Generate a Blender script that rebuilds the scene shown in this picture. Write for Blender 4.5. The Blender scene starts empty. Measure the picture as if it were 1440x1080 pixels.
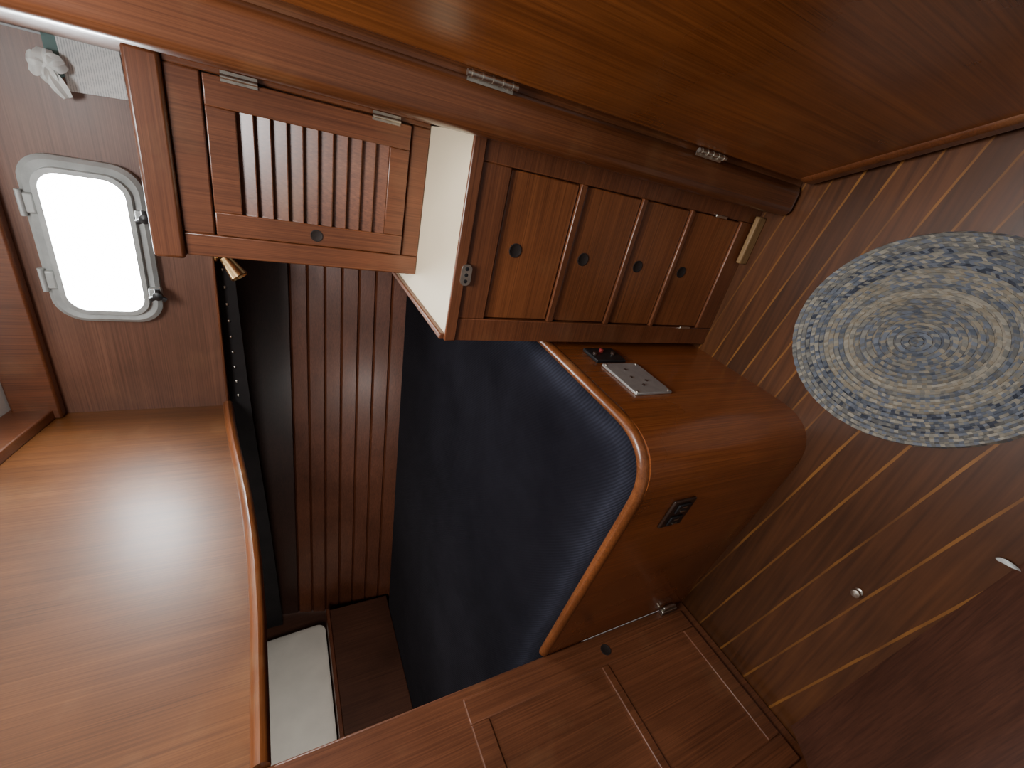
import bpy, bmesh, math, random
from mathutils import Vector, Matrix
random.seed(4)
S = 1.15                      # metres per unit; the eye is 1 unit above the cabin sole
C = bpy.context.scene.collection
def V(x, y, z): return Vector((x*S, y*S, (z+1)*S))

# ---------------------------------------------------------------- camera (photo is taken with the phone turned on its side)
EX = Vector((.2096, -.4287, -.8791)); EY = Vector((-.8685, -.4945, .0356)); EZ = Vector((-.4492, .7560, -.4752))
FP = 600.0
def ray(px, py): return EX*((px-720)/FP) + EY*((py-540)/FP) + EZ
def hX(px, py, x): r = ray(px, py); return r*(x/r.x)
def hY(px, py, y): r = ray(px, py); return r*(y/r.y)
def hZ(px, py, z): r = ray(px, py); return r*(z/r.z)
cd = bpy.data.cameras.new('camera'); cam = bpy.data.objects.new('camera', cd); C.objects.link(cam)
zc = (-EZ).normalized(); xc = (EX - zc*EX.dot(zc)).normalized(); yc = zc.cross(xc)
M = Matrix((xc, yc, zc)).transposed().to_4x4(); M.translation = V(0, 0, 0)
cam.matrix_world = M
cd.sensor_width = 36; cd.sensor_fit = 'HORIZONTAL'; cd.lens = FP/1440*36; cd.clip_start = .01
bpy.context.scene.camera = cam

# ---------------------------------------------------------------- materials
def newmat(name):
    m = bpy.data.materials.new(name); m.use_nodes = True
    return m, m.node_tree, m.node_tree.nodes['Principled BSDF']
def setp(b, **k):
    for a, v in k.items():
        a = a.replace('_', ' ')
        if a in b.inputs: b.inputs[a].default_value = v
def plain(name, col, rough=.5, metal=0, noise=.12, scale=30, **k):
    m, nt, b = newmat(name)
    setp(b, Roughness=rough, Metallic=metal, **k)
    n = nt.nodes.new('ShaderNodeTexNoise'); n.inputs['Scale'].default_value = scale; n.inputs['Detail'].default_value = 4
    tc = nt.nodes.new('ShaderNodeTexCoord'); nt.links.new(tc.outputs['Object'], n.inputs['Vector'])
    r = nt.nodes.new('ShaderNodeValToRGB')
    r.color_ramp.elements[0].position = .3; r.color_ramp.elements[1].position = .7
    r.color_ramp.elements[0].color = (*[c*(1-noise) for c in col], 1); r.color_ramp.elements[1].color = (*[min(1, c*(1+noise)) for c in col], 1)
    nt.links.new(n.outputs['Fac'], r.inputs['Fac']); nt.links.new(r.outputs['Color'], b.inputs['Base Color'])
    return m
def wood(name, c1, c2, axis='Z', sc=1.0, rough=.34, coat=.35, wear=0, broad=0, crough=.26):
    m, nt, b = newmat(name); N = nt.nodes.new; L = nt.links.new
    tc = N('ShaderNodeTexCoord')
    def stretched(al, ac):
        mp = N('ShaderNodeMapping'); s = [ac, ac, ac]; s['XYZ'.index(axis)] = al
        mp.inputs['Scale'].default_value = s; L(tc.outputs['Object'], mp.inputs['Vector']); return mp.outputs['Vector']
    n1 = N('ShaderNodeTexNoise'); n1.inputs['Scale'].default_value = 2*sc; n1.inputs['Detail'].default_value = 8
    n1.inputs['Roughness'].default_value = .72; n1.inputs['Distortion'].default_value = .6 + broad
    L(stretched(.6, 12 if broad else 32), n1.inputs['Vector'])
    r1 = N('ShaderNodeValToRGB'); e = r1.color_ramp.elements
    e[0].position = .25; e[1].position = .75; e[0].color = (*c1, 1); e[1].color = (*c2, 1); L(n1.outputs['Fac'], r1.inputs['Fac'])
    n2 = N('ShaderNodeTexNoise'); n2.inputs['Scale'].default_value = 2*sc; n2.inputs['Detail'].default_value = 5; n2.inputs['Roughness'].default_value = .65
    L(stretched(1.3, 150), n2.inputs['Vector'])
    r2 = N('ShaderNodeValToRGB'); e = r2.color_ramp.elements
    e[0].position = .32; e[1].position = .64; e[0].color = (.56, .50, .45, 1); e[1].color = (1.12, 1.12, 1.12, 1); L(n2.outputs['Fac'], r2.inputs['Fac'])
    mx = N('ShaderNodeMixRGB'); mx.blend_type = 'MULTIPLY'; mx.inputs[0].default_value = .9
    L(r1.outputs['Color'], mx.inputs[1]); L(r2.outputs['Color'], mx.inputs[2])
    # large soft tone drift, as in old varnish
    nb = N('ShaderNodeTexNoise'); nb.inputs['Scale'].default_value = 2.6; nb.inputs['Detail'].default_value = 6; L(tc.outputs['Object'], nb.inputs['Vector'])
    rb = N('ShaderNodeMapRange'); rb.inputs['From Min'].default_value = .3; rb.inputs['From Max'].default_value = .7; rb.inputs['To Min'].default_value = .66; rb.inputs['To Max'].default_value = 1.22; L(nb.outputs['Fac'], rb.inputs['Value'])
    mb = N('ShaderNodeMixRGB'); mb.blend_type = 'MULTIPLY'; mb.inputs[0].default_value = 1; L(mx.outputs['Color'], mb.inputs[1]); L(rb.outputs['Result'], mb.inputs[2])
    out = mb.outputs['Color']
    if wear:
        n3 = N('ShaderNodeTexNoise'); n3.inputs['Scale'].default_value = 7; n3.inputs['Detail'].default_value = 8; L(tc.outputs['Object'], n3.inputs['Vector'])
        r3 = N('ShaderNodeValToRGB'); r3.color_ramp.elements[0].position = .56; r3.color_ramp.elements[1].position = .75
        L(n3.outputs['Fac'], r3.inputs['Fac'])
        ml = N('ShaderNodeMath'); ml.operation = 'MULTIPLY'; ml.inputs[1].default_value = wear; L(r3.outputs['Color'], ml.inputs[0])
        m3 = N('ShaderNodeMixRGB'); L(ml.outputs[0], m3.inputs[0]); L(out, m3.inputs[1]); m3.inputs[2].default_value = (.36, .21, .095, 1); out = m3.outputs['Color']
    L(out, b.inputs['Base Color'])
    rr = N('ShaderNodeMapRange'); rr.inputs['To Min'].default_value = rough-.1; rr.inputs['To Max'].default_value = rough+.14
    L(nb.outputs['Fac'], rr.inputs['Value']); L(rr.outputs['Result'], b.inputs['Roughness'])
    bp = N('ShaderNodeBump'); bp.inputs['Strength'].default_value = .06; bp.inputs['Distance'].default_value = .002
    L(n2.outputs['Fac'], bp.inputs['Height']); L(bp.outputs['Normal'], b.inputs['Normal'])
    setp(b, Coat_Weight=coat, Coat_Roughness=crough)
    return m
TEAK_L = wood('golden_teak', (.125, .042, .0085), (.21, .075, .017), 'Z', 1.0, .46, .4, .16, 0, .3)
TRIM = wood('orange_trim', (.155, .045, .0115), (.265, .085, .023), 'Y', 1.2, .34, .4, .35)
TRIMZ = wood('door_post_wood', (.11, .0345, .0115), (.19, .061, .020), 'Z', 1.2, .32, .5, .2)
DOORW = wood('door_ply', (.165, .049, .0110), (.32, .102, .025), 'Z', .7, .28, .6, .08, 1.6)
CAB = wood('cabinet_mahogany', (.118, .0365, .0138), (.20, .066, .025), 'Z', 1.1, .34, .5, .14)
CABX = wood('cabinet_mahogany_level', (.118, .0365, .0138), (.205, .068, .026), 'X', 1.1, .36, .35, .14)
DRW = wood('drawer_teak', (.165, .050, .0155), (.27, .088, .027), 'X', 1.0, .34, .5, .12)
FAS = wood('berth_face_teak', (.21, .058, .015), (.35, .104, .027), 'Z', 1.1, .26, .75, .1, 0, .2)
LOCK = wood('locker_mahogany', (.12, .040, .0158), (.20, .070, .029), 'Z', 1.1, .44, .2, .14)
LOCKX = wood('cover_mahogany', (.065, .022, .011), (.10, .035, .0175), 'X', .8, .55, .1)
SIDE = wood('cabin_side_wood', (.14, .059, .034), (.20, .088, .051), 'X', .9, .44, .55, .08, 0, .45)
PLANK = wood('hull_plank_wood', (.125, .041, .020), (.205, .069, .033), 'X', 1.3, .4, .35)
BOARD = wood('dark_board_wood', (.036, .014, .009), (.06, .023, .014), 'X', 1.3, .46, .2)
DARK = wood('dark_wood', (.07, .027, .015), (.12, .046, .024), 'Z', 1.0, .5, .1)
TAN = wood('pale_worn_wood', (.26, .15, .06), (.4, .25, .11), 'X', 1.0, .55, 0)
CREAM = plain('cream_laminate', (.74, .63, .44), .45, 0, .04, 4)
WHITE = plain('white_headliner', (.75, .74, .7), .7, 0, .05, 6)
CUSHW = plain('white_cloth', (.86, .81, .71), .85, 0, .06, 9)
METAL = plain('worn_chrome', (.62, .58, .5), .32, 1, .15, 60)
BRASS = plain('aged_brass', (.5, .33, .16), .3, 1, .2, 50)
ALU = plain('brushed_plate', (.46, .45, .43), .42, .6, .12, 40)
FRAME = plain('grey_frame_paint', (.40, .42, .41), .45, .25, .14, 25)
BLACK = plain('black_plastic', (.012, .012, .013), .4, 0, .2, 30)
HOLE = plain('hole_shadow', (.012, .006, .004), .8, 0, .2, 30)
BROWNP = plain('brown_plastic', (.035, .018, .012), .4, 0, .2, 30)
RED = plain('red_plastic', (.22, .015, .012), .7, 0, .1, 30)
LINER = plain('black_lining', (.012, .009, .009), .9, 0, .3, 12)
RIB = plain('white_tissue', (.72, .76, .74), .8, 0, .08, 20)
TEALC = plain('grey_green_card', (.12, .2, .19), .7, 0, .1, 20)

# navy cloth, top light painted in as a paler tone on the rolled edge
m, nt, b = newmat('navy_fabric'); N = nt.nodes.new; L = nt.links.new
tc = N('ShaderNodeTexCoord'); n = N('ShaderNodeTexNoise'); n.inputs['Scale'].default_value = 3.5; n.inputs['Detail'].default_value = 11; n.inputs['Roughness'].default_value = .7; L(tc.outputs['Object'], n.inputs['Vector'])
r = N('ShaderNodeValToRGB'); e = r.color_ramp.elements; e[0].position = .35; e[1].position = .8
e[0].color = (.0044, .0040, .0063, 1); e[1].color = (.0125, .0118, .0165, 1); L(n.outputs['Fac'], r.inputs['Fac'])
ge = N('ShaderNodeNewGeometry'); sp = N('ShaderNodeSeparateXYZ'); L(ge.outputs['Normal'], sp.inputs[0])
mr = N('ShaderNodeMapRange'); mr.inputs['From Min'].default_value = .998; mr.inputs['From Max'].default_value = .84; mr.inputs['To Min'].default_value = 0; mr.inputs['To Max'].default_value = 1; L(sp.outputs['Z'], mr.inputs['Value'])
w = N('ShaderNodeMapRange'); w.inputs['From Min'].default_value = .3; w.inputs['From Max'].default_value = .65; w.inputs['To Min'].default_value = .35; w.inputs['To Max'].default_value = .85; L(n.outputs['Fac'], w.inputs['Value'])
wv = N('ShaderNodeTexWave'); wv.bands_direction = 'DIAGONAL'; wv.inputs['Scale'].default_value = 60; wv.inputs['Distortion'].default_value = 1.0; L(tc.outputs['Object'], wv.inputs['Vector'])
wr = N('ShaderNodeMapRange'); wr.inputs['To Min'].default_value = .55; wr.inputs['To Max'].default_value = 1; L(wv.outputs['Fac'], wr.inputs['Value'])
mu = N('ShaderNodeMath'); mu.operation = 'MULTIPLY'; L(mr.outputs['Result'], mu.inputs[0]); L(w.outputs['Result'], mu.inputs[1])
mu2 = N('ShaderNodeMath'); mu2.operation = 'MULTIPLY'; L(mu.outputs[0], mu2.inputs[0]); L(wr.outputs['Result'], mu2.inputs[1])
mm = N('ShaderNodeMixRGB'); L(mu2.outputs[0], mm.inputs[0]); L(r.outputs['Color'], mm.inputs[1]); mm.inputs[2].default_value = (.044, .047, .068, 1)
L(mm.outputs['Color'], b.inputs['Base Color'])
n2 = N('ShaderNodeTexNoise'); n2.inputs['Scale'].default_value = 350; L(tc.outputs['Object'], n2.inputs['Vector'])
ad = N('ShaderNodeMath'); ad.operation = 'ADD'; L(n2.outputs['Fac'], ad.inputs[0]); L(wv.outputs['Fac'], ad.inputs[1])
bp = N('ShaderNodeBump'); bp.inputs['Strength'].default_value = .25; bp.inputs['Distance'].default_value = .002; L(ad.outputs[0], bp.inputs['Height']); L(bp.outputs['Normal'], b.inputs['Normal'])
setp(b, Roughness=1.0, Sheen_Weight=.06, Sheen_Roughness=.4); b.inputs['Sheen Tint'].default_value = (.85, .8, .84, 1); b.inputs['Specular IOR Level'].default_value = .06
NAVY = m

m, nt, b = newmat('bright_pane'); setp(b, Roughness=.3, Emission_Strength=70.0)
b.inputs['Base Color'].default_value = (.9, .95, 1, 1); b.inputs['Emission Color'].default_value = (.95, .98, 1, 1)
PANE = m

m, nt, b = newmat('printed_paper'); N = nt.nodes.new; L = nt.links.new
tc = N('ShaderNodeTexCoord'); w = N('ShaderNodeTexWave'); w.bands_direction = 'Z'; w.inputs['Scale'].default_value = 55; w.inputs['Distortion'].default_value = .3
L(tc.outputs['Object'], w.inputs['Vector']); nn_ = N('ShaderNodeTexNoise'); nn_.inputs['Scale'].default_value = 160; L(tc.outputs['Object'], nn_.inputs['Vector'])
mu = N('ShaderNodeMath'); mu.operation = 'MULTIPLY'; L(w.outputs['Fac'], mu.inputs[0]); L(nn_.outputs['Fac'], mu.inputs[1])
r = N('ShaderNodeValToRGB'); r.color_ramp.elements[0].position = .25; r.color_ramp.elements[1].position = .5
r.color_ramp.elements[0].color = (.8, .83, .82, 1); r.color_ramp.elements[1].color = (.5, .54, .55, 1)
L(mu.outputs[0], r.inputs['Fac']); L(r.outputs['Color'], b.inputs['Base Color']); setp(b, Roughness=.8); PAPER = m

# teak-and-holly sole: narrow strips outboard, wider boards inboard
m, nt, b = newmat('striped_sole'); N = nt.nodes.new; L = nt.links.new
def mth(op, a, c=None, d=None):
    q = N('ShaderNodeMath'); q.operation = op
    for i, v in enumerate((a, c, d)):
        if v is None: continue
        if isinstance(v, (int, float)): q.inputs[i].default_value = v
        else: L(v, q.inputs[i])
    return q.outputs[0]
tc = N('ShaderNodeTexCoord'); mp = N('ShaderNodeMapping'); mp.inputs['Rotation'].default_value = (0, 0, math.radians(10)); L(tc.outputs['Object'], mp.inputs['Vector'])
sp = N('ShaderNodeSeparateXYZ'); L(mp.outputs['Vector'], sp.inputs[0]); yy = sp.outputs['Y']
T = .27*S; w1, w2 = .047*S, .072*S
n3 = N('ShaderNodeTexNoise'); n3.inputs['Scale'].default_value = 6; n3.inputs['Detail'].default_value = 8; L(tc.outputs['Object'], n3.inputs['Vector'])
wide = mth('LESS_THAN', yy, T); yr = mth('SUBTRACT', yy, T)
dv = mth('DIVIDE', yr, mth('MULTIPLY_ADD', wide, w2-w1, w1))
fr = mth('FRACT', dv)
thr = mth('MULTIPLY', mth('MULTIPLY_ADD', wide, -.02, .08), mth('MULTIPLY_ADD', n3.outputs['Fac'], 1.5, .2))
lt = mth('LESS_THAN', fr, thr); fl = mth('FLOOR', dv)
wn = N('ShaderNodeTexWhiteNoise'); wn.noise_dimensions = '1D'; L(fl, wn.inputs['W'])
m2 = N('ShaderNodeMapping'); m2.inputs['Rotation'].default_value = (0, 0, math.radians(10)); m2.inputs['Scale'].default_value = (2, 45, 1); L(tc.outputs['Object'], m2.inputs['Vector'])
n1 = N('ShaderNodeTexNoise'); n1.inputs['Scale'].default_value = 2; n1.inputs['Detail'].default_value = 6; L(m2.outputs['Vector'], n1.inputs['Vector'])
r1 = N('ShaderNodeValToRGB'); e = r1.color_ramp.elements; e[0].position = .3; e[1].position = .7; e[0].color = (.056, .0185, .0058, 1); e[1].color = (.105, .0365, .0115, 1); L(n1.outputs['Fac'], r1.inputs['Fac'])
mr = N('ShaderNodeMapRange'); mr.inputs['To Min'].default_value = .75; mr.inputs['To Max'].default_value = 1.18; L(wn.outputs['Value'], mr.inputs['Value'])
mx = N('ShaderNodeMixRGB'); mx.blend_type = 'MULTIPLY'; mx.inputs[0].default_value = 1; L(r1.outputs['Color'], mx.inputs[1]); L(mr.outputs['Result'], mx.inputs[2])
n5 = N('ShaderNodeTexNoise'); n5.inputs['Scale'].default_value = 2.5; n5.inputs['Detail'].default_value = 6; L(tc.outputs['Object'], n5.inputs['Vector'])
r5 = N('ShaderNodeMapRange'); r5.inputs['From Min'].default_value = .3; r5.inputs['From Max'].default_value = .7; r5.inputs['To Min'].default_value = .7; r5.inputs['To Max'].default_value = 1.2; L(n5.outputs['Fac'], r5.inputs['Value'])
mx2 = N('ShaderNodeMixRGB'); mx2.blend_type = 'MULTIPLY'; mx2.inputs[0].default_value = 1; L(mx.outputs['Color'], mx2.inputs[1]); L(r5.outputs['Result'], mx2.inputs[2])
r3 = N('ShaderNodeMapRange'); r3.inputs['From Min'].default_value = .36; r3.inputs['From Max'].default_value = .64; r3.inputs['To Min'].default_value = .2; r3.inputs['To Max'].default_value = .8; L(n3.outputs['Fac'], r3.inputs['Value'])
m4 = N('ShaderNodeMixRGB'); L(mth('MULTIPLY', lt, r3.outputs['Result']), m4.inputs[0]); L(mx2.outputs['Color'], m4.inputs[1]); m4.inputs[2].default_value = (.29, .122, .027, 1)
L(m4.outputs['Color'], b.inputs['Base Color']); setp(b, Roughness=.42, Coat_Weight=.1, Coat_Roughness=.3)
b.inputs['Specular IOR Level'].default_value = .3
SOLE = m

m, nt, b = newmat('braided_wool'); N = nt.nodes.new; L = nt.links.new
at = N('ShaderNodeAttribute'); at.attribute_name = 'Col'; L(at.outputs['Color'], b.inputs['Base Color']); setp(b, Roughness=.95)
tc = N('ShaderNodeTexCoord'); n2 = N('ShaderNodeTexNoise'); n2.inputs['Scale'].default_value = 250; L(tc.outputs['Object'], n2.inputs['Vector'])
bp = N('ShaderNodeBump'); bp.inputs['Strength'].default_value = .5; bp.inputs['Distance'].default_value = .003; L(n2.outputs['Fac'], bp.inputs['Height']); L(bp.outputs['Normal'], b.inputs['Normal'])
b.inputs['Specular IOR Level'].default_value = .1
WOOL = m

# ---------------------------------------------------------------- mesh builder
ORG = {}
class MB:
    def __init__(s): s.bm = bmesh.new()
    def hexa(s, p):          # 4 bottom + 4 top, world vectors
        v = [s.bm.verts.new(q) for q in p]
        for f in ((3,2,1,0),(4,5,6,7),(0,1,5,4),(1,2,6,5),(2,3,7,6),(3,0,4,7)): s.bm.faces.new([v[i] for i in f])
        return s
    def box(s, x0, x1, y0, y1, z0, z1):
        return s.hexa([V(x0,y0,z0),V(x1,y0,z0),V(x1,y1,z0),V(x0,y1,z0),V(x0,y0,z1),V(x1,y0,z1),V(x1,y1,z1),V(x0,y1,z1)])
    def prism(s, pts, vec):
        a = [s.bm.verts.new(p) for p in pts]; c = [s.bm.verts.new(p+vec) for p in pts]; k = len(a)
        s.bm.faces.new(a[::-1]); s.bm.faces.new(c)
        for i in range(k): s.bm.faces.new([a[i], a[(i+1)%k], c[(i+1)%k], c[i]])
        return s
    def loops(s, ls, cap0=True, cap1=True, closed=False):
        r = [[s.bm.verts.new(p) for p in l] for l in ls]; k = len(r[0]); n = len(r)
        for j in range(n if closed else n-1):
            A, B = r[j], r[(j+1)%n]
            for i in range(k): s.bm.faces.new([A[i], A[(i+1)%k], B[(i+1)%k], B[i]])
        if not closed:
            if cap0: s.bm.faces.new(r[0][::-1])
            if cap1: s.bm.faces.new(r[-1])
        return s
    def tube(s, pts, ra, n=10, rb=None, up=Vector((0,0,1))):
        rb = rb or ra; ls = []
        for i, p in enumerate(pts):
            t = (pts[min(i+1, len(pts)-1)] - pts[max(i-1, 0)]).normalized()
            u = up if abs(t.dot(up)) < .95 else Vector((1,0,0))
            a = t.cross(u).normalized(); c = a.cross(t).normalized()
            ls.append([p + a*(ra*math.cos(q*2*math.pi/n)) + c*(rb*math.sin(q*2*math.pi/n)) for q in range(n)])
        return s.loops(ls)
    def lathe(s, p, ax, prof, n=24):          # prof: (distance along axis, radius) metres
        ax = ax.normalized(); u = Vector((0,0,1)) if abs(ax.z) < .9 else Vector((1,0,0))
        a = ax.cross(u).normalized(); c = ax.cross(a)
        return s.loops([[p + ax*d + a*(r*math.cos(q*2*math.pi/n)) + c*(r*math.sin(q*2*math.pi/n)) for q in range(n)] for d, r in prof])
    def build(s, name, mat, parent=None, bevel=0, seg=2, smooth=True, label=None):
        bm = s.bm; bmesh.ops.recalc_face_normals(bm, faces=bm.faces)
        if parent is None:
            xs = [v.co for v in bm.verts]
            lo = [min(q[i] for q in xs) for i in range(3)]; hi = [max(q[i] for q in xs) for i in range(3)]
            o0 = Vector(((lo[0]+hi[0])/2, (lo[1]+hi[1])/2, lo[2]))
        else: o0 = ORG[parent.name]
        bmesh.ops.translate(bm, verts=bm.verts, vec=-o0)
        me = bpy.data.meshes.new(name); bm.to_mesh(me); bm.free(); me.materials.append(mat)
        o = bpy.data.objects.new(name, me); C.objects.link(o)
        if parent is None: o.location = o0
        else: o.parent = parent
        ORG[o.name] = o0
        if bevel:
            md = o.modifiers.new('bevel', 'BEVEL'); md.width = bevel; md.segments = seg; md.limit_method = 'ANGLE'; md.angle_limit = math.radians(40)
        if smooth:
            for p in me.polygons: p.use_smooth = True
            me.set_sharp_from_angle(angle=math.radians(smooth if smooth > 1 else 38))
        if label: o['label'] = label
        return o
def thing(name, label, cat, loc, group=None):
    o = bpy.data.objects.new(name, None); C.objects.link(o); o.location = loc; o.empty_display_size = .05
    o['label'] = label; o['category'] = cat
    if group: o['group'] = group
    ORG[o.name] = Vector(loc); return o
def tag(o, label, cat, group=None):
    o['label'] = label; o['category'] = cat
    if group: o['group'] = group
    return o
def struct(o, label=None):
    o['kind'] = 'structure'
    if label: o['label'] = label
    return o
def rrect(w, h, r, n=8):
    out = []
    for cx, cy, a0 in ((w-r, h-r, 0), (-w+r, h-r, 90), (-w+r, -h+r, 180), (w-r, -h+r, 270)):
        for k in range(n+1):
            a = math.radians(a0 + 90*k/n); out.append((cx + r*math.cos(a), cy + r*math.sin(a)))
    return out
AXX, AXY, AXZ = Vector((1,0,0)), Vector((0,1,0)), Vector((0,0,1))
def finger_hole(p, ax, r, parent):            # p on the face, ax pointing out of it
    return MB().lathe(p - ax*.004, ax, [(0, r*1.12), (.0052, r*1.12), (.0056, r*1.0), (.0046, r*.86), (.0046, r*.02)], 20).build('finger_hole', HOLE, parent)

# ---------------------------------------------------------------- setting
struct(MB().box(-1.03, .9, -.9, 1.0, -1.03, -1.0).build('floor', SOLE, smooth=False), 'dark planked cabin sole with thin pale strips')
# cabin side with the window cut out
WX, WZ, WA, WB = -.445, .438, .222, .124
w = MB()
w.box(-1.0, WX-.19, 1.61, 1.64, .18, .74); w.box(WX+.19, .03, 1.61, 1.64, .18, .74)
w.box(WX-.19, WX+.19, 1.61, 1.64, .18, WZ-.095); w.box(WX-.19, WX+.19, 1.61, 1.64, WZ+.095, .74)
struct(w.build('wall_back', SIDE, smooth=False), 'reddish brown cabin side around the portlight')
struct(MB().box(-1.0, .03, 1.575, 1.61, .61, .72).build('trim_1', CAB, bevel=.008))
struct(MB().box(-1.0, -.27, 1.605, 1.64, .172, .18).build('trim_2', CABX, bevel=.003))
# upper bulkhead at photo lower left
edge = [(1.61, .18), (1.48, .165), (1.35, .146), (1.22, .124), (1.1, .105), (.98, .09), (.85, .077), (.7, .067), (.55, .062), (.415, .058)]
roof = lambda y: .72 + .19*(1-((y)/1.61)**2)
top = [(y, roof(y)) for y in (-.3, 0, .4, .8, 1.2, 1.61)]
pts = [V(-1.03, y, z) for y, z in edge + [(-.3, .058)] + top]
struct(MB().prism(pts, AXX*(.03*S)).build('wall_left', TEAK_L, smooth=False), 'golden teak bulkhead hanging over the berth')
struct(MB().tube([V(-1.0, y, z-.004) for y, z in edge], .021*S, 12, .016*S).build('trim_3', TRIM))
cb = [(y, roof(y)-.10) for y in (1.61, 1.405, 1.2, .8, .4, 0)]
ct = [(y, roof(y)) for y in (0, .4, .8, 1.2, 1.405, 1.61)]
struct(MB().prism([V(-1.0, y, z) for y, z in cb+ct], AXX*(.035*S)).build('trim_4', CAB, bevel=.006, smooth=False))
ys = (1.64, 1.4, 1.1, .8, .4, 0, -.4)
struct(MB().prism([V(-1.03, y, roof(y)+.001) for y in ys] + [V(-1.03, y, roof(y)+.03) for y in ys[::-1]], AXX*(1.5*S)).build('ceiling', WHITE, smooth=False), 'white headliner')
# right bulkhead beyond the door post
struct(MB().box(.035, .06, .70, 1.64, -1.0, .74).build('wall_right', CAB, smooth=False))
struct(MB().box(.024, .088, .628, .70, -1.0, .86).build('trim_5', TRIMZ, bevel=.02, seg=5), 'rounded door post')
struct(MB().box(.078, .15, .639, .70, -1.0, .86).build('trim_6', TRIMZ, bevel=.003), 'rabbet strip behind the door post')
# hull planking
yb = lambda x: 1.86 + (x+.7)*.158
def hy(x, z): return yb(x) + .13*min(1, (z+.53)/.48) + .03*max(0, (z+.05)/.24)
xs = [.03 - k*(2.5/14) for k in range(15)]
h = MB(); NP = 9; z0, z1 = -.66, -.045
def plank(mb, a, c, g=.006):
    mb.loops([[V(x, hy(x,a)+.024, a), V(x, hy(x,c)+.024, c), V(x, hy(x,c)+.012, c), V(x, hy(x,c-g), c-g), V(x, hy(x,a+g), a+g), V(x, hy(x,a)+.012, a)] for x in xs])
for i in range(NP): plank(h, z0 + (z1-z0)*i/NP, z0 + (z1-z0)*(i+1)/NP)
h.bm.faces.ensure_lookup_table(); nlow = len(h.bm.faces)
plank(h, -.045, .181)
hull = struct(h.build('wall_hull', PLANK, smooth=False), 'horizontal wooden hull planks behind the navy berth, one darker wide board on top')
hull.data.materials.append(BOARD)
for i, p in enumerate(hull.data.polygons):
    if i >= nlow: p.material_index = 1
struct(MB().box(-2.5, .03, 1.641, 2.1, .182, .2).build('ceiling', DARK, smooth=False))
struct(MB().box(-2.5, -1.031, .36, 1.641, .182, .2).build('ceiling', DARK, smooth=False))
struct(MB().box(-2.52, -2.49, .36, 2.1, -1.0, .2).build('wall_end', DARK, smooth=False))
struct(MB().box(-2.49, -1.035, .34, .365, -1.0, .2).build('wall_front', DARK, smooth=False))
# lining with snaps: a flat black strip all along under the cabin side
t = thing('lining_strip', 'black fabric lining with a row of pale snaps under the cabin side', 'lining', V(-.65, 1.65, .09))
prof = [(-.29, .130), (-.6, .122), (-.9, .112), (-1.1, .103), (-1.3, .092), (-1.5, .08), (-1.75, .066), (-2.1, .05), (-2.45, .036)]  # lower edge drops toward the far end, black cloth standing in for shade
MB().loops([[V(x, 1.648, zb), V(x, 1.653, zb), V(x, 1.657, .181), V(x, 1.647, .181)] for x, zb in prof]).build('fabric', LINER, t)
for k in range(10):
    x = -.44 - k*.06; z = .158 - .0015*k
    MB().lathe(V(x, 1.6472, z), -AXY, [(-.002, .0058), (.003, .0058), (.006, .002)], 10).build('snap', METAL, t)

# window
t = MB().loops([[V(WX+a, 1.606, WZ+c) for a, c in rrect(WA, WB, .066)], [V(WX+a, 1.585, WZ+c) for a, c in rrect(WA, WB, .066)],
   [V(WX+a, 1.577, WZ+c) for a, c in rrect(WA-.010, WB-.010, .060)], [V(WX+a, 1.580, WZ+c) for a, c in rrect(WA-.026, WB-.025, .053)],
   [V(WX+a, 1.566, WZ+c) for a, c in rrect(WA-.028, WB-.027, .051)], [V(WX+a, 1.566, WZ+c) for a, c in rrect(WA-.040, WB-.039, .043)],
   [V(WX+a, 1.603, WZ+c) for a, c in rrect(WA-.044, WB-.043, .040)], [V(WX+a, 1.606, WZ+c) for a, c in rrect(WA-.044, WB-.043, .040)]], closed=True).build('window_1', FRAME)
struct(t, 'grey framed oblong portlight glowing white')
MB().loops([[V(WX+a, 1.575, WZ+c) for a, c in rrect(WA-.0430, WB-.0420, .040)], [V(WX+a, 1.604, WZ+c) for a, c in rrect(WA-.0442, WB-.0432, .040)]]).build('pane', PANE, t)
for sx in (-.1, .1):
    MB().box(WX+sx-.026, WX+sx+.026, 1.570, 1.592, WZ+WB-.026, WZ+WB+.006).build('hinge_lug', FRAME, t, .006)
    MB().tube([V(WX+sx-.032, 1.572, WZ+WB+.0), V(WX+sx+.032, 1.572, WZ+WB+.0)], .008, 10).build('hinge_pin', FRAME, t)
for sx in (-.12, .1):
    MB().box(WX+sx-.016, WX+sx+.016, 1.562, 1.585, WZ-WB-.006, WZ-WB+.026).build('dog_lug', FRAME, t, .005)
    kn = MB(); p = V(WX+sx, 1.562, WZ-WB+.0)
    kn.lathe(p, -AXY, [(0, .009), (.016, .009), (.018, .015), (.03, .014), (.034, .004)], 14)
    for q in range(3):
        a = q*2*math.pi/3; dd = Vector((math.cos(a), 0, math.sin(a)))
        kn.tube([p - AXY*.024 + dd*.006, p - AXY*.024 + dd*.018, p - AXY*.024 + dd*.025], .008, 8, .006, up=AXY)
    kn.build('dog_knob', BLACK, t)

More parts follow.
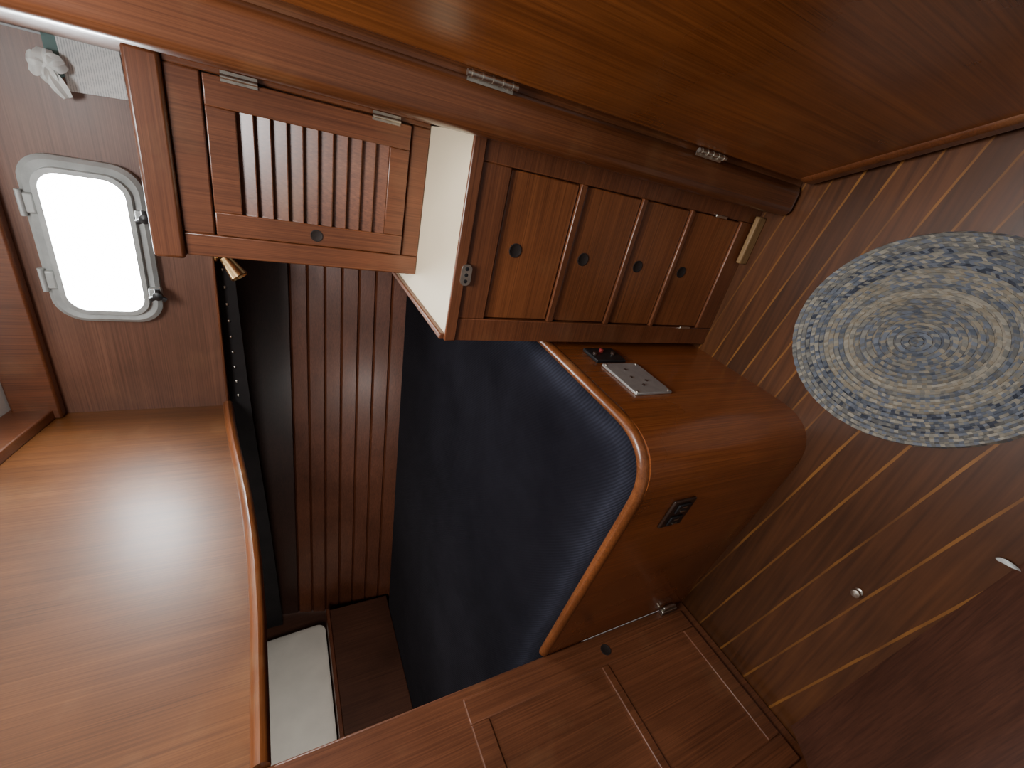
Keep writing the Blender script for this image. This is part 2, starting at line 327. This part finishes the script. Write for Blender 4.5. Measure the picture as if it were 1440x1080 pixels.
# open door
hp, dd, nn = Vector((.092, .622)), Vector((.395, -.919)), Vector((.919, .395))
def D(tt, off, z): q = hp + dd*tt + nn*off; return V(q.x, q.y, z)
door = MB().hexa([D(.0,0,-.955), D(.5,0,-.955), D(.5,.024,-.955), D(.0,.024,-.955), D(.0,0,.7), D(.5,0,.7), D(.5,.024,.7), D(.0,.024,.7)]).build('door_1', DOORW, bevel=.006)
struct(door, 'large orange-brown plywood cabin door standing open')
MB().hexa([D(.004,-.008,-.988), D(.5,-.008,-.988), D(.5,.028,-.988), D(.004,.028,-.988), D(.004,-.008,-.942), D(.5,-.008,-.942), D(.5,.028,-.942), D(.004,.028,-.942)]).build('bottom_rail', TRIMZ, door, .016, 5)
for z in (-.254, -.686):
    hg = MB(); hg.tube([V(.088, .6205, z-.036), V(.088, .6205, z+.036)], .0045, 12)
    for k in range(-2, 3): hg.tube([V(.088, .6205, z+k*.0145-.0012), V(.088, .6205, z+k*.0145+.0012)], .0052, 12)
    hg.box(.080, .088, .6265, .6282, z-.033, z+.033)
    hg.build('hinge', METAL, door)

# ---------------------------------------------------------------- drawer chest
YD = .70; XL, XR = -.315, .03
t = thing('drawer_chest', 'built-in reddish wooden chest of four stacked drawers with cream counter top', 'chest of drawers', V(-.14, .95, -1))
body = MB()
body.box(XL, XR, YD+.02, 1.25, -1.0, -.29)
dz = [(-.344, -.487), (-.501, -.639), (-.651, -.779), (-.790, -.947)]
body.box(XL, -.270, YD, YD+.02, -1.0, -.29); body.box(-.006, XR, YD, YD+.02, -1.0, -.29)
zz = [-.29] + [q for a in dz for q in a] + [-1.0]
for i in range(0, len(zz), 2): body.box(-.270, -.006, YD+.0005, YD+.0201, zz[i+1], zz[i])
body.build('body', CABX, t, .002)
MB().box(XL+.012, XR, YD+.004, 1.25, -.29, -.272).build('counter_top', CREAM, t, label='cream laminate counter top')
fd = MB(); fd.box(XL, XR, YD-.004, YD+.004, -.292, -.270); fd.box(XL, XL+.012, YD+.004, 1.2, -.292, -.262)
fd.build('edge_trim', CABX, t, .003)
hz = [-.383, -.537, -.684, -.82]
for (a, c), zh in zip(dz, hz):
    d = MB().box(-.2682, -.0078, YD+.0055, YD+.0195, c+.0015, a-.0015).build('drawer', DRW, t, .003)
    finger_hole(V(-.137, YD+.0055, zh), -AXY, .0115*S, d)
p = hY(658, 387, YD-.004)
k = MB().loops([[V(p.x+a, YD-.001, p.z+.004+c) for a, c in rrect(.020, .0105, .010)], [V(p.x+a, YD-.006, p.z+.004+c) for a, c in rrect(.019, .0095, .009)]]).build('catch_plate', METAL, t)
for q in (-.011, 0, .011): MB().lathe(V(p.x+q, YD-.0055, p.z+.004), -AXY, [(0, .004), (.0012, .004), (.0016, .001)], 10).build('screw', BLACK, k)
for x, z in ((-.006, -.87), (-.270, -.90)):
    MB().box(x-.003, x+.003, YD-.003, YD+.001, z-.018, z+.018).build('hinge', METAL, t, .001)
t2 = MB().box(-.095, .012, .682, YD-.006, -1.0, -.974).build('filler_block', TAN, bevel=.003)
tag(t2, 'slim pale worn wood strip at the foot of the drawer chest by door post', 'wood strip')

# ---------------------------------------------------------------- louvered cabinet
YL = .934
t = thing('louvered_cabinet', 'wall cabinet with one slatted louver door above the cream counter', 'cabinet', V(-.115, 1.1, -.272))
bd = MB(); bd.box(-.262, .034, YL+.022, 1.25, -.2715, .14)
bd.box(-.262, -.222, YL, YL+.022, -.2715, .14); bd.box(.024, .034, YL, YL+.022, -.2715, .14)
bd.box(-.222, .024, YL, YL+.022, -.2715, -.236); bd.box(-.222, .024, YL, YL+.022, .094, .14)
bd.build('body', CAB, t, .003)
MB().box(-.268, .034, YL-.008, 1.25, .1405, .185).build('top_rail', CABX, t, .006)
dr = MB(); Y0, Y1 = YL-.006, YL+.016
dr.box(-.22, -.181, Y0, Y1, -.233, .091); dr.box(-.021, .022, Y0, Y1, -.233, .091)
dr.box(-.181, -.021, Y0, Y1, -.233, -.196); dr.box(-.181, -.021, Y0, Y1, .05, .091)
for i in range(10):
    zc = -.196 + .246*(i+.5)/10
    a0 = Vector((0, Y0+.001, zc-.0122)); a1 = Vector((0, Y0+.010, zc+.0138)); th = Vector((0, .0032, -.0006))
    q = [a0, a1, a1+th, a0+th]
    dr.hexa([V(-.183, v.y, v.z) for v in q] + [V(-.019, v.y, v.z) for v in q])
door2 = dr.build('door', CAB, t, .002)
finger_hole(V(-.201, Y0, -.07), -AXY, .010*S, door2)
for z in (.042, -.186):
    hg = MB(); hg.box(.016, .031, Y0-.002, Y0+.0005, z-.025, z+.025); hg.tube([V(.023, Y0-.003, z-.025), V(.023, Y0-.003, z+.025)], .004, 10)
    hg.build('hinge', METAL, door2)

# ---------------------------------------------------------------- berth base
A, K, Dn = Vector((-.3195, .95)), Vector((-.347, .345)), Vector((-.9995, .4135))
ua, ud = (A-K).normalized(), (Dn-K).normalized()
na, nd = Vector((-ua.y, ua.x)), Vector((ud.y, -ud.x))       # inward normals of the two faces
if na.x > 0: na = -na
if nd.y < 0: nd = -nd
def front(d, tl=.115):                                      # the front outline moved inward by d, its round corner kept
    k = K + ua*(d/abs(ua.dot(nd))) + ud*(d/abs(ud.dot(na)))
    a, e = A + na*d, Dn + nd*d
    p0, p2 = k + ua*tl, k + ud*tl
    out = [a, a.lerp(p0, .5), p0]
    for i in range(1, 12):
        q = i/12; out.append(p0*(1-q)**2 + k*2*q*(1-q) + p2*q*q)
    return out + [p2, p2.lerp(e, .5), e]
path = front(0); inn = front(.02)
t = thing('berth_base', 'rounded-corner teak berth front under the navy mattress', 'berth', V(-.7, .8, -1))
MB().prism([V(p.x, p.y, -1.0) for p in path] + [V(p.x, p.y, -1.0) for p in inn[::-1]], AXZ*(.467*S)).build('fascia', FAS, t)
MB().tube([V(p.x, p.y, -.531) for p in front(.0095)], .0108*S, 12, .013*S).build('edge_trim', TRIM, t)
MB().prism([V(p.x, p.y, -.66) for p in inn] + [V(-1.036, .44, -.66), V(-1.036, .37, -.66), V(-2.485, .37, -.66), V(-2.485, hy(-2.485, -.64)-.01, -.66), V(-.345, hy(-.345, -.64)-.01, -.66)], AXZ*(.02*S)).build('bunk_board', DARK, t, smooth=False)
fx = lambda y: A.x + (y-A.y)*(K.x-A.x)/(K.y-A.y)
def on1(y0, y1, z0, z1, th, lift=0):
    return MB().hexa([V(fx(y0)+lift, y0, z0), V(fx(y0)+lift+th, y0, z0), V(fx(y1)+lift+th, y1, z0), V(fx(y1)+lift, y1, z0),
                      V(fx(y0)+lift, y0, z1), V(fx(y0)+lift+th, y0, z1), V(fx(y1)+lift+th, y1, z1), V(fx(y1)+lift, y1, z1)])
pl = on1(.508, .624, -.697, -.600, .006).build('metal_plate', ALU, t, .002, label='brushed metal plate with small sockets')
for y, z in ((.535, -.64), (.565, -.632), (.595, -.64), (.55, -.66)):
    MB().lathe(V(fx(y)+.006, y, z), AXX, [(-.001, .0032), (.0025, .0032), (.003, .0016)], 12).build('socket', BROWNP, pl)
for y, z in ((.514, -.691), (.618, -.691), (.514, -.606), (.618, -.606)):
    MB().lathe(V(fx(y)+.006, y, z), AXX, [(-.001, .003), (.001, .003), (.0015, .001)], 8).build('screw', METAL, pl)
sw = on1(.634, .69, -.675, -.594, .008).build('switch_panel', BLACK, t, .002, label='small black switch panel')
on1(.668, .675, -.634, -.626, .009, .006).build('rocker', RED, sw, .002, label='red rocker')
for z in (-.655, -.605): MB().lathe(V(fx(.66)+.008, .66, z), AXX, [(-.001, .006), (.006, .006), (.007, .003)], 12).build('knob', BROWNP, sw)
fy = lambda x: K.y + (x-K.x)*(Dn.y-K.y)/(Dn.x-K.x)
def on2(x0, x1, z0, z1, th, lift=0):
    return MB().hexa([V(x0, fy(x0)-lift, z0), V(x1, fy(x1)-lift, z0), V(x1, fy(x1)-lift-th, z0), V(x0, fy(x0)-lift-th, z0),
                      V(x0, fy(x0)-lift, z1), V(x1, fy(x1)-lift, z1), V(x1, fy(x1)-lift-th, z1), V(x0, fy(x0)-lift-th, z1)])
ou = on2(-.55, -.475, -.685, -.625, .006).build('outlet_plate', BROWNP, t, .003, label='dark brown double outlet plate')
for x in (-.53, -.495):
    s_ = on2(x-.012, x+.012, -.672, -.638, .004, .006).build('receptacle', BLACK, ou, .004)
    q = MB()
    for ddx in (-.005, .005):
        q.hexa([V(x+ddx-.0012, fy(x)-.0095, -.66), V(x+ddx+.0012, fy(x)-.0095, -.66), V(x+ddx+.0012, fy(x)-.011, -.66), V(x+ddx-.0012, fy(x)-.011, -.66),
                V(x+ddx-.0012, fy(x)-.0095, -.648), V(x+ddx+.0012, fy(x)-.0095, -.648), V(x+ddx+.0012, fy(x)-.011, -.648), V(x+ddx-.0012, fy(x)-.011, -.648)])
    q.build('slot', METAL, s_)

# navy mattress: flat top that rolls down over a broad soft shoulder at its front
ls = []
for ins, z in ((.006, -.638), (0, -.625), (0, -.56), (.003, -.54), (.010, -.526), (.022, -.515), (.045, -.506), (.075, -.500), (.11, -.4965), (.15, -.495), (.19, -.4945), (.23, -.4945)):
    g = min(ins, .05)
    f_ = front(.022+ins)
    r_ = [(-1.04, f_[-1].y+.003), (-1.6, f_[-1].y+.003), (-2.47+g, f_[-1].y+.003), (-2.47+g, hy(-2.47, -.6)-.012-g), (-1.4, hy(-1.4, -.6)-.012-g), (f_[0].x-.012, hy(f_[0].x, -.6)-.012-g)]
    ls.append([V(q.x, q.y, z) for q in f_] + [V(a, c, z) for a, c in r_])
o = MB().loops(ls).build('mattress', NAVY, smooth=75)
tag(o, 'large navy blue fabric berth mattress with rounded front corner', 'mattress')

# end box and white cushion
t = thing('step_box', 'dark wooden box at the far end of the navy mattress', 'box', V(-2.40, 1.2, -.494))
MB().box(-2.488, -2.33, .5, 1.58, -.494, -.19).build('body', DARK, t, .004)
MB().box(-2.488, -2.322, .5, 1.585, -.19, -.172).build('lid', PLANK, t, .004)
cu = MB(); cl = lambda d, e: [V(-2.44+d+(c*-.10), 1.26+a, .005+c) for a, c in rrect(.305-e, .172-e, .045)]
cu.loops([cl(-.025, .012), cl(-.02, .002), cl(.02, .002), cl(.027, .012)])
tag(cu.build('cushion', CUSHW), 'white rounded cushion standing on the dark end box', 'cushion')

# ---------------------------------------------------------------- locker at left
t = thing('locker', 'reddish brown floor locker with two-panel door below the golden bulkhead', 'cupboard', V(-1.015, .05, -1))
MB().box(-1.03, -1.0, -.45, .415, -1.0, .056).build('front', LOCK, t, .006)
d = MB(); X0, X1 = -.9995, -.992
y1, y0 = .392, .03
d.box(X0, X1, y0, y0+.05, -.965, -.31); d.box(X0, X1, y1-.05, y1, -.965, -.31)
for a, c in ((-.965, -.925), (-.665, -.645), (-.35, -.31)): d.box(X0, X1, y0+.05, y1-.05, a, c)
dd_ = d.build('door', LOCK, t, .003, 3)
for a, c in ((-.925, -.665), (-.645, -.35)):
    MB().box(X0, X0+.004, y0+.05, y1-.05, a, c).build('panel', LOCK, dd_)
    # bevelled moulding around the recessed panel
    rc0 = lambda m_, x_: [V(x_, y0+.05+m_, a+m_), V(x_, y1-.05-m_, a+m_), V(x_, y1-.05-m_, c-m_), V(x_, y0+.05+m_, c-m_)]
    MB().loops([rc0(0, X0+.002), rc0(0, X1-.0025), rc0(.002, X1-.003), rc0(.006, X0+.0042), rc0(.006, X0+.002)], closed=True).build('moulding', LOCK, dd_, smooth=False)
finger_hole(V(X1, .372, -.68), AXX, .012*S, dd_)
la = MB(); la.box(-1.0, -.985, .396, .411, -.955, -.90); la.tube([V(-.982, .404, -.95), V(-.976, .404, -.93), V(-.98, .404, -.905)], .006, 8); la.build('latch', METAL, t, .002)

# sloping cover at the photo's lower right
t = thing('sloped_cover', 'dark red-brown sloping wooden cover beside the floor in the lower right corner', 'cover', V(-.6, -.2, -1))
ls = []
for x, yy_ in ((-.985, .078), (-.1, .0)):
    ls.append([V(x, yy_, -1.0), V(x, yy_-.008, -.994), V(x, yy_-.05, -.968), V(x, -.35, -.72), V(x, -.6, -.70), V(x, -.6, -1.0)])
MB().loops(ls).build('body', LOCKX, t, smooth=60)

# ---------------------------------------------------------------- rug
rg = MB(); bm = rg.bm; col = bm.loops.layers.float_color.new('Col')
CR, GR, NV, LB, BG, LG, TN = (.41,.375,.31), (.195,.192,.185), (.075,.083,.11), (.21,.23,.27), (.145,.162,.197), (.28,.27,.24), (.35,.305,.235)
def pal(f):
    if f < .14: return [BG, LB, GR, LG]
    if f < .34: return [LB, LG, BG, GR, TN]
    if f < .42: return [LG, LB, GR, TN]
    if f < .50: return [CR, CR, TN, LG]
    if f < .56: return [LB, BG, LG, GR]
    if f < .66: return [CR, LG, LB, TN]
    if f < .72: return [NV, LB, BG, LG]
    if f < .82: return [LG, CR, LB, BG]
    if f < .88: return [NV, LB, LG, GR]
    return [LG, CR, LB, GR]
rc = Vector((-.125, .302)); ma_ = Vector((-.35, .937)); mb_ = Vector((.937, .35)); RA, RB, NR = .210, .187, 22
def rp(f, th, z):
    q = rc + ma_*((RA-.015)*f*math.cos(th) + .015*min(1, f*3)*math.cos(th)) + mb_*(RB*f*math.sin(th)); return V(q.x, q.y, -1) + Vector((0, 0, z))
for k in range(NR):
    f0, f1 = k/NR, (k+1)/NR; fm = (f0+f1)/2; Mn = max(8, int(2*math.pi*.2*fm/.0058)); P = pal(fm)
    st = 2*math.pi/Mn; ra, rb_, rc_ = [], [], []; edge_ = k == NR-1; ph = random.uniform(0, st*5)
    for i in range(Mn):
        th = i*st + ph; bz = random.uniform(0, .0020)
        ra.append(bm.verts.new(rp(f0+.0008, th+st*.5, .009))); rb_.append(bm.verts.new(rp(fm+random.uniform(-.002,.002), th, .0155+bz))); rc_.append(bm.verts.new(rp(f1-.0008+(random.uniform(-.005,.005) if edge_ else 0), th+st*.5, .0005 if edge_ else .009)))
    for i in range(Mn):
        j = (i+1) % Mn
        for q, fa in enumerate(([ra[i], rb_[i], rb_[j], ra[j]], [rb_[i], rc_[i], rc_[j], rb_[j]])):
            f = bm.faces.new(fa); c = P[(i+q*2) % len(P)] if random.random() < .45 else random.choice(P); v = random.uniform(.88, 1.12)
            for l in f.loops: l[col] = (c[0]*v, c[1]*v, c[2]*v, 1)
tag(rg.build('rug', WOOL), 'oval braided rug in flecked blue grey and cream on the striped sole', 'rug')

# ---------------------------------------------------------------- small things
# reading lamp under the side deck
p = hY(328, 380, 1.56)
t = thing('reading_lamp', 'small brass reading lamp under the side deck edge', 'lamp', V(p.x, 1.58, .162))
MB().lathe(V(p.x+.02, 1.622, .1715), -AXZ, [(0, .018), (.006, .018), (.01, .012), (.012, .004)], 20).build('base', BRASS, t)
MB().tube([V(p.x+.02, 1.622, .165), V(p.x+.02, 1.595, .14), V(p.x+.012, 1.57, p.z+.008)], .005, 10).build('arm', BRASS, t)
ax = Vector((-.75, -.35, -.55)).normalized(); q = V(p.x+.035, 1.575, p.z+.022)
MB().lathe(q, ax, [(0, .006), (.003, .018), (.03, .022), (.078, .03), (.081, .028), (.05, .02), (.04, .004)], 24).build('shade', BRASS, t)
# notices on the cabin side
def sheet(px, y, th, name, mat, label, cat):
    c = [hY(a, b2, y) for a, b2 in px]
    m_ = MB(); m_.hexa([V(q.x, y, q.z) for q in c] + [V(q.x, y+th, q.z) for q in c]); return tag(m_.build(name, mat, bevel=.001, smooth=False), label, cat)
sheet(((72, 36), (163, 52), (180, 141), (96, 128)), 1.594, .006, 'paper_sheaf', PAPER, 'white sheaf of ruled paper pinned to the cabin side near the door post', 'paper')
sheet(((54, 42), (76, 28), (100, 105), (72, 112)), 1.6035, .006, 'card', TEALC, 'grey-green card tucked behind the white paper on the cabin side', 'card')
p = hY(66, 92, 1.575); t = thing('ribbon', 'white tissue bow tied beside the paper above the portlight', 'ribbon', V(p.x, p.y, p.z))
kn = MB(); kn.lathe(V(p.x, p.y+.03, p.z), -AXY, [(0, .006), (.012, .013), (.03, .016), (.045, .010), (.048, .002)], 12); kn.build('knot', RIB, t)
def px_dir(dx, dy):          # photo direction -> direction on the cabin side
    a, b2 = hY(66, 92, 1.575), hY(66+dx, 92+dy, 1.575); v = (b2-a); v.y = 0; return v*S
for dx, dy, wd0, nm in ((-28, -6, .024, 'loop'), (-4, -24, .016, 'loop'), (24, -4, .018, 'loop'), (30, 46, .014, 'tail'), (8, 26, .014, 'tail')):
    e = px_dir(dx, dy); ln = e.length; e.normalize(); s2 = Vector((-e.z, 0, e.x)); c0 = V(p.x, p.y, p.z); ls = []
    for k in range(9):
        f = k/8; wd = .005 + wd0*(math.sin(f*math.pi*.86)**.8 if f > 0 else 0); u = c0 + e*(ln*f) + AXY*(-.014*math.sin(f*3.1))
        ls.append([u - s2*wd, u - AXY*.009 - s2*wd*.3, u - AXY*.001 + s2*wd*.2, u + s2*wd - AXY*.008, u + AXY*.004])
    MB().loops(ls).build(nm, RIB, t)
# floor bits
p = hZ(1207, 832, -1); t = thing('floor_stud', 'small round metal stud on the planked sole', 'stud', V(p.x, p.y, -1))
MB().lathe(V(p.x, p.y, -1), AXZ, [(0, .009), (.002, .009), (.004, .005), (.010, .004), (.012, .010), (.017, .009), (.019, .002)], 18).build('cap', METAL, t)
p1, p2, p3 = hZ(1400, 786, -.995), hZ(1420, 788, -.985), hZ(1434, 802, -.995)
sc_ = MB(); ls = []
for k in range(9):
    f = k/8; u = p1*(1-f)**2 + p2*2*f*(1-f) + p3*f*f; q = V(u.x, u.y, -1) + AXZ*(.004+.012*math.sin(f*math.pi)); wv = Vector((.003, .005, 0))*(.4+math.sin(f*math.pi)*.8)
    ls.append([q-wv, q+wv, q+wv+AXZ*.0015, q-wv+AXZ*.0015])
tag(sc_.loops(ls).build('paper_scrap', RIB), 'curled white paper scrap on the sole near the sloping cover', 'scrap')

# ---------------------------------------------------------------- light
def area(name, loc, tgt, size, power, col=(1,1,1)):
    l = bpy.data.lights.new(name, 'AREA'); l.size = size; l.energy = power; l.color = col
    o = bpy.data.objects.new(name, l); C.objects.link(o); o.location = loc
    o.rotation_euler = (tgt-loc).to_track_quat('-Z', 'Y').to_euler(); return o
area('hatch_light', V(.0, .30, .78), V(-.32, .75, -.5), .5, 29, (.99, .985, .98))
area('berth_fill', V(-1.35, .55, .12), V(-2.4, 1.3, -.05), .3, 9, (1, .97, .93))  # added unseen fill lamp, aimed to brighten the white cushion
wd = bpy.data.worlds.new('world'); bpy.context.scene.world = wd; wd.use_nodes = True
bg = wd.node_tree.nodes['Background']; bg.inputs['Color'].default_value = (1, .985, .97, 1); bg.inputs['Strength'].default_value = .29
